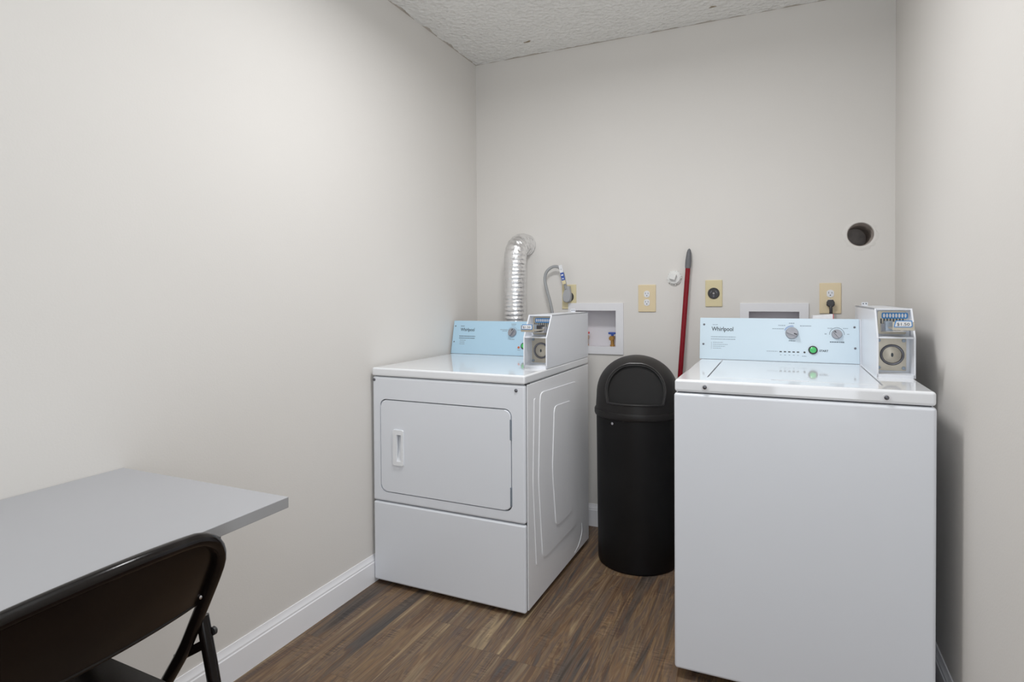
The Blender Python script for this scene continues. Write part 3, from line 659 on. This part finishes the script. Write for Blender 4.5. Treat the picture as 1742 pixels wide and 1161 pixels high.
def supply_box(label, B, valves):
    x0, x1, z0, z1 = B
    t = thing('washer_supply_box', label, 'supply box', ((x0+x1)/2, 0, (z0+z1)/2), 0)
    w2, h2 = (x1-x0)/2, (z1-z0)/2
    b = bm_new(); prism(b, rrect(-w2, w2, -h2, h2, 0.002, 2), 0.008, T=RF, bev=0.002)
    fr = obj('face_frame', b, M['white_plastic'], t)
    c = bm_new(); box(c, -w2+0.040, w2-0.040, -0.1, 0.1, -h2+0.040, h2-0.040); cut(fr, [c])
    b = bm_new(); a_, e_ = w2-0.038, h2-0.038
    box(b, -a_-0.0015, a_+0.0015, 0.088, 0.091, -e_-0.0015, e_+0.0015)
    for s in (-1, 1):
        box(b, min(s*a_, s*(a_+0.0015)), max(s*a_, s*(a_+0.0015)), -0.001, 0.09, -e_, e_); box(b, -a_, a_, -0.001, 0.09, min(s*e_, s*(e_+0.0015)), max(s*e_, s*(e_+0.0015)))
    obj('recess', b, M['box_inner'], t, smooth=False)
    for vx, mm in valves:
        b = bm_new(); V = Matrix.Translation((vx-(x0+x1)/2, 0.060, -e_))
        lathe(b, [(0.013, 0), (0.013, 0.008), (0.0095, 0.010), (0.0095, 0.034), (0.0125, 0.036), (0.0125, 0.054), (0.006, 0.056), (0.006, 0.064)], 20, T=V)
        lathe(b, [(0.0095, 0), (0.0095, 0.018), (0.012, 0.020), (0.012, 0.030), (0.0085, 0.030)], 18, T=V @ Matrix.Translation((0, 0, 0.044)) @ RF)
        v = obj('valve', b, M['brass'], t)
        b = bm_new(); box(b, -0.022, 0.018, -0.008, 0.008, 0.064, 0.076, 0.004, T=V); box(b, -0.007, 0.007, -0.007, 0.007, 0.056, 0.066, 0.002, T=V); obj('valve_handle', b, M[mm], v)
    return t
supply_box('white recessed supply box with red and blue valves, beside the dryer coin box', BOX1, ((0.640, 'red_plastic'), (0.785, 'blue_plastic')))
supply_box('white recessed supply box mostly hidden behind the washer console', BOX2, ((1.52, 'red_plastic'), (1.655, 'blue_plastic')))

# capped pipe stub
cp = thing('pipe_cap', 'round white wall cap with a square nub beside the broom end', 'pipe cap', (1.1215, 0, 1.321))
b = bm_new(); rr = ragged(0.034, 36, 0.006, 8)
prism(b, [(rr[i]*math.cos(2*PI*i/36), rr[i]*math.sin(2*PI*i/36)) for i in range(36)], 0.010, T=RF, bev=0.004, seg=3)
lathe(b, [(0.031, 0.008), (0.030, 0.016), (0.027, 0.018), (0.0, 0.018)], 30, T=RF, cap1=False); obj('cap_disc', b, M['plaster'], cp)
b = bm_new(); box(b, -0.015, 0.015, -0.015, 0.015, 0.014, 0.034, 0.003, T=RF @ Matrix.Translation((-0.004, 0.005, 0)) @ Matrix.Rotation(math.radians(-17), 4, 'Z')); obj('square_nub', b, M['plaster'], cp)

# open dryer vent in the wall
vt = thing('wall_vent', 'open round vent hole with chipped plaster edge high on the back wall', 'vent', (VENT[0], 0, VENT[1]))
b = bm_new(); lathe(b, [(0.0505, -0.002), (0.0520, -0.002), (0.0520, -0.26), (0.0505, -0.26)], 44, T=RF, cap0=False, cap1=False); lathe(b, [(0.0, -0.255), (0.052, -0.255)], 44, T=RF, cap0=False, cap1=False)
for k in range(1, 9):      # duct corrugation
    lathe(b, [(0.0508, -0.03*k), (0.0485, -0.03*k-0.004), (0.0508, -0.03*k-0.008)], 44, T=RF, cap0=False, cap1=False)
obj('duct_pipe', b, M['duct_metal'], vt)
b = bm_new(); rnd = random.Random(11); nn = 48; rings = []
for q in range(4):
    ring = []
    for i in range(nn):
        a = 2*PI*i/nn; base = (0.0528, 0.0545, 0.0590, 0.0660)[q]; k = (0.0, 0.0, 0.006, 0.012)[q]
        r = base + k*(rnd.random()-0.3) + (0.003 if q > 1 and math.sin(a) < -0.2 else 0); d = (0.0005, 0.0022, 0.0018, 0.0001)[q] + (0.0010*rnd.random() if q in (1, 2) else 0)
        ring.append(b.verts.new(RF @ Vector((r*math.cos(a), r*math.sin(a), d))))
    rings.append(ring)
for r0, r1 in zip(rings, rings[1:]):
    for i in range(nn): b.faces.new((r0[i], r0[(i+1) % nn], r1[(i+1) % nn], r1[i]))
obj('plaster_edge', b, M['wall'], vt, smooth=True, angle=60)

# ------------------------------------------------------------------ foil exhaust duct
path = catmull([(0.285, -0.185, 0.165), (0.285, -0.135, 0.175), (0.286, -0.108, 0.235), (0.287, -0.104, 0.40), (0.287, -0.104, 0.75), (0.287, -0.104, 1.05), (0.288, -0.104, 1.30), (0.289, -0.103, 1.43), (0.293, -0.090, 1.488), (0.300, -0.058, 1.515), (0.306, -0.020, 1.518), (0.307, -0.001, 1.517)], 60)
# even spacing along the path
L_ = [0]
for a, c in zip(path, path[1:]): L_.append(L_[-1]+(c-a).length)
NS = 420; even = []; j = 0
for i in range(NS+1):
    s = L_[-1]*i/NS
    while j < len(L_)-2 and L_[j+1] < s: j += 1
    t = (s-L_[j])/max(1e-9, L_[j+1]-L_[j]); even.append(path[j].lerp(path[j+1], t))
step = L_[-1]/NS; rnd = random.Random(2)
def duct_r(i):
    s = i*step; ph = (s + 0.003*math.sin(s*40))/0.0215
    return 0.0575 + 0.0038*abs(math.sin(PI*ph))**0.7 + 0.0005*math.sin(s*57)
b = bm_new(); vs = tube(b, even, 0.06, 40, rfun=duct_r, cap=False)
for v in vs: v.co += Vector((rnd.uniform(-1, 1), rnd.uniform(-1, 1), rnd.uniform(-1, 1)))*0.0011
du = obj('exhaust_duct', b, M['foil'], angle=80); tag(du, 'crinkled silver foil exhaust duct rising behind the dryer into the wall', 'duct')

# ------------------------------------------------------------------ power cords
dc = thing('dryer_power_cord', 'grey dryer cord with a looped neck and blue and white tag', 'power cord', (0.563, 0, 1.228))
o_ = Vector((0.563, 0, 1.228))
pts = [(0.52, -0.105, 0.60), (0.515, -0.09, 0.90), (0.499, -0.072, 1.08), (0.482, -0.062, 1.175), (0.456, -0.055, 1.26), (0.441, -0.050, 1.325), (0.453, -0.046, 1.368), (0.487, -0.042, 1.391), (0.520, -0.040, 1.386), (0.540, -0.040, 1.355), (0.549, -0.038, 1.315), (0.558, -0.036, 1.270)]
b = bm_new(); tube(b, [Vector(p)-o_ for p in catmull(pts, 10)], 0.0082, 12); obj('cord', b, M['cord_grey'], dc)
b = bm_new(); pl = [(-0.010, 0.058), (0.010, 0.058), (0.021, 0.012), (0.0235, -0.006), (0.019, -0.022), (0.008, -0.030), (-0.008, -0.030), (-0.019, -0.022), (-0.0235, -0.006), (-0.021, 0.012)]
prism(b, pl, 0.028, T=Matrix.Translation((-0.003, -0.0115, 0.0)) @ RF @ Matrix.Rotation(math.radians(-4), 4, 'Z'), bev=0.006, seg=3); obj('plug', b, M['plug_grey'], dc)
R_ = Matrix.Translation((0.532, -0.054, 1.392)) ; R_.translation -= o_
TG = R_ @ RF @ Matrix.Rotation(math.radians(13), 4, 'Z')
b = bm_new()
box(b, -0.0095, 0.0095, -0.035, 0.006, 0, 0.0012, T=TG, mi=0); box(b, -0.0095, 0.0095, -0.078, -0.035, 0, 0.0012, T=TG, mi=1); box(b, -0.0095, 0.0095, -0.098, -0.078, 0, 0.0012, T=TG, mi=2)
text_bm(b, 'o', 0.006, TG @ Matrix.Translation((-0.003, -0.02, 0.0015)), mi=3); box(b, -0.006, 0.004, -0.070, -0.066, 0.0012, 0.0015, T=TG, mi=0); box(b, -0.006, 0.005, -0.052, -0.045, 0.0012, 0.0015, T=TG, mi=0)
obj('cord_tag', b, None, dc, smooth=False, mats=[M['tagwhite'], M['blue_plastic'], M['ivory_yellow'], M['print']])['label'] = 'blue and white cord tag'
wc = thing('washer_power_cord', 'short black power cord plugged into the outlet behind the washer', 'power cord', (1.8152, -0.0085, 1.193))
b = bm_new(); prism(b, [(-0.016, 0.004), (-0.010, 0.015), (0.010, 0.015), (0.016, 0.004), (0.016, -0.010), (0.008, -0.017), (-0.008, -0.017), (-0.016, -0.010)], 0.026, T=RF, bev=0.004, seg=3); obj('plug', b, M['black'], wc)
b = bm_new(); tube(b, catmull([(0, -0.018, -0.008), (0.001, -0.024, -0.030), (0.0, -0.026, -0.070), (-0.004, -0.04, -0.16), (-0.02, -0.07, -0.35), (-0.03, -0.10, -0.60)], 10), 0.0068, 12); obj('cord', b, M['black'], wc)

# ------------------------------------------------------------------ wall table
TX, TZ, TT, TY0, TY1 = 0.591, 0.7776, 0.0247, -3.62, -2.0425
tb = thing('laminate_table', 'grey laminate table fixed along the wall with the dark chair pushed in', 'table', (0, TY1, 0))
b = bm_new(); box(b, 0.001, TX, TY0-TY1, 0, TZ-TT, TZ, 0.0012, 2); tp = obj('table_top', b, None, tb, mats=[M['laminate'], M['laminate_edge']], smooth=False)
for p in tp.data.polygons:
    if abs(p.normal.z) < 0.5: p.material_index = 1
for yy in (-0.185, -0.80, -1.40):
    b = bm_new(); box(b, 0.001, 0.585, yy-0.012, yy+0.012, TZ-TT-0.024, TZ-TT, 0.004); prism(b, [(0.001, 0.45), (0.02, 0.45), (0.38, TZ-TT-0.02), (0.34, TZ-TT-0.02), (0.02, 0.49), (0.02, TZ-TT-0.02), (0.001, TZ-TT-0.02)], 0.018, T=Matrix.Translation((0, yy+0.009, 0)) @ RF)
    obj('wall_bracket', b, M['chair'], tb)

# ------------------------------------------------------------------ folding chair
CYC = -2.474; HW = 0.226
ch = thing('folding_chair', 'dark brown metal folding chair pushed up to the grey table', 'chair', (0.45, CYC, 0))
ox = 0.45
side = [(0.165, 0.008), (0.30, 0.210), (0.40, 0.358), (0.462, 0.446), (0.514, 0.522), (0.552, 0.592), (0.594, 0.671), (0.612, 0.708)]
def sidepts(s): return [Vector((x-ox, s*HW, z)) for x, z in side]
# one bent tube: front foot, up the side, across the top, down again
top_r = []
for i in range(1, 8):
    t = i/8*PI/2; top_r.append(Vector((0.612+0.036*math.sin(t)-ox, HW-0.092*(1-math.cos(t)), 0.708+0.086*math.sin(t))))
mid = [Vector((0.648+0.018*(1-(y/0.134)**2)-ox, y, 0.794+0.011*(1-(y/0.134)**2))) for y in [0.133-0.266*i/16 for i in range(17)]]
full = catmull(sidepts(1), 6) + top_r + mid + [Vector((p.x, -p.y, p.z)) for p in top_r[::-1]] + catmull(sidepts(-1), 6)[::-1]
b = bm_new(); tube(b, full, 0.0128, 16); obj('frame_tube', b, M['chair'], ch)
def side_x(z):
    for (xa, za), (xb, zb) in zip(side, side[1:]):
        if za <= z <= zb: return xa+(xb-xa)*(z-za)/(zb-za)
    return side[-1][0]+(z-side[-1][1])*0.44
b = bm_new(); rows = []
for j in range(15):
    v = j/14; z = 0.634+v*(0.790-0.634)
    hw = HW if z < 0.708 else HW-0.092*(1-math.sqrt(max(0, 1-((z-0.708)/0.087)**2)))
    row = []
    for i in range(25):
        u = -1+2*i/24; row.append(b.verts.new((side_x(z)-ox+(0.024+0.014*(1-v))*(1-u*u)-0.004, u*hw, z+(0.004)*(1-u*u)*v+0.008*(1-u*u)*(1-v))))
    rows.append(row)
for r0, r1 in zip(rows, rows[1:]):
    for i in range(24): b.faces.new((r0[i], r0[i+1], r1[i+1], r1[i]))
ext = bmesh.ops.extrude_face_region(b, geom=list(b.faces)); bmesh.ops.translate(b, vec=(-0.004, 0, 0), verts=[e for e in ext['geom'] if isinstance(e, bmesh.types.BMVert)])
low = [(side_x(0.634)-ox+0.038*(1-u*u)-0.006, u*(HW-0.004), 0.634+0.008*(1-u*u)) for u in [-1+2*i/20 for i in range(21)]]
tube(b, low, 0.0045, 8)
bk = obj('backrest', b, M['chair'], ch)
for s in (1, -1): screw(bk, Matrix.Translation((side_x(0.645)-ox+0.006, s*(HW-0.018), 0.650)) @ Matrix.Rotation(PI/2, 4, 'Y'), 0.004, 'chrome', 'rivet')
b = bm_new()
seat = rrect(-0.21, 0.205, -0.205, 0.205, 0.07, 8)
prism(b, [(x+0.385-ox-0.005, y) for x, y in seat], 0.022, T=Matrix.Translation((0, 0, 0.438)) @ Matrix.Rotation(math.radians(1.5), 4, 'Y'), bev=0.010, seg=4); obj('seat', b, M['chair'], ch)
for s in (1, -1):
    q = s*(HW+0.0235)
    b = bm_new(); tube(b, [(0.536-ox, q, 0.582), (0.560-ox, q, 0.488), (0.668-ox, q, 0.012)], 0.0128, 16); rl = obj('rear_leg', b, M['chair'], ch)
    b = bm_new(); lathe(b, [(0.0155, 0), (0.016, 0.03), (0.013, 0.034)], 16, T=Matrix.Translation((0.670-ox, q, 0))); obj('rubber_foot', b, M['rubber'], rl)
    b = bm_new(); tube(b, [(0.480-ox, s*(HW+0.004), 0.490), (0.520-ox, s*(HW+0.010), 0.513), (0.552-ox, s*(HW+0.016), 0.532)], 0.009, 8, flat=0.4); obj('folding_link', b, M['chair'], ch)
    b = bm_new(); lathe(b, [(0.0085, 0), (0.0085, 0.006), (0.004, 0.010)], 14, T=Matrix.Translation((0.552-ox, q+s*0.010, 0.548)) @ Matrix.Rotation(-s*PI/2, 4, 'X')); obj('bolt', b, M['black'], ch)
    b = bm_new(); lathe(b, [(0.0155, 0), (0.016, 0.03), (0.013, 0.034)], 16, T=Matrix.Translation((0.167-ox, s*HW, 0))); obj('rubber_foot', b, M['rubber'], ch)
b = bm_new(); tube(b, [(0.625-ox, -(HW+0.0235), 0.20), (0.625-ox, HW+0.0235, 0.20)], 0.009, 12); obj('stretcher', b, M['chair'], ch)

# ------------------------------------------------------------------ lights
def area(name, loc, rot, sx, sy, power, col=(1, 1, 1), shape='RECTANGLE', spread=180):
    l = bpy.data.lights.new(name, 'AREA'); l.energy = power; l.color = col; l.shape = shape; l.size = sx; l.spread = math.radians(spread)
    if shape in ('RECTANGLE', 'ELLIPSE'): l.size_y = sy
    o = bpy.data.objects.new(name, l); C.objects.link(o); o.location = loc; o.rotation_euler = rot; return o
area('ceiling_light', (1.02, -1.42, 2.50), (0, 0, 0), 0.42, 0.26, 18.5, (0.985, 0.99, 1.0), spread=174)
area('side_fill', (1.98, -3.6, 1.35), (math.radians(90), 0, math.radians(28)), 0.9, 1.9, 20, (0.86, 0.93, 1.0))  # added fill with no known source, brightens the dryer side and fronts
area('uplight_fill', (1.15, -2.9, 1.95), (math.radians(180), 0, 0), 1.0, 1.0, 11.5, (0.91, 0.955, 1.0))  # added uplight aimed at the ceiling to raise the ambient light
w = bpy.data.worlds.new('world'); bpy.context.scene.world = w; w.use_nodes = True
w.node_tree.nodes['Background'].inputs[0].default_value = (0.5, 0.5, 0.5, 1); w.node_tree.nodes['Background'].inputs[1].default_value = 0.3

# flat sheets keep true flat normals beside their rounded edges
for o in bpy.context.scene.objects:
    if o.type == 'MESH' and any(p.use_smooth for p in o.data.polygons):
        md = o.modifiers.new('weighted_normal', 'WEIGHTED_NORMAL'); md.keep_sharp = True; md.weight = 80

# ------------------------------------------------------------------ camera
cam = bpy.data.cameras.new('camera'); co = bpy.data.objects.new('camera', cam); C.objects.link(co)
yaw, pitch, roll, f = 0.4245, -0.0155, -0.0062, 1010.57
s, c = math.sin(yaw), math.cos(yaw); r = Vector((c, s, 0)); fw = Vector((-s, c, 0)); u = Vector((0, 0, 1))
f2 = fw*math.cos(pitch)+u*math.sin(pitch); u2 = u*math.cos(pitch)-fw*math.sin(pitch)
r2 = r*math.cos(roll)+u2*math.sin(roll); u3 = u2*math.cos(roll)-r*math.sin(roll)
mm = Matrix((r2, u3, -f2)).transposed().to_4x4(); mm.translation = Vector((1.6191, -3.0587, 1.2322)); co.matrix_world = mm
cam.sensor_fit = 'HORIZONTAL'; cam.sensor_width = 36.0; cam.lens = 36.0*f/1742
cam.shift_x = -4.31/1742; cam.shift_y = -60.33/1742; cam.clip_start = 0.05
bpy.context.scene.camera = co
vs_ = bpy.context.scene.view_settings; vs_.view_transform = 'Standard'; vs_.look = 'None'; vs_.exposure = 0; vs_.gamma = 1.15
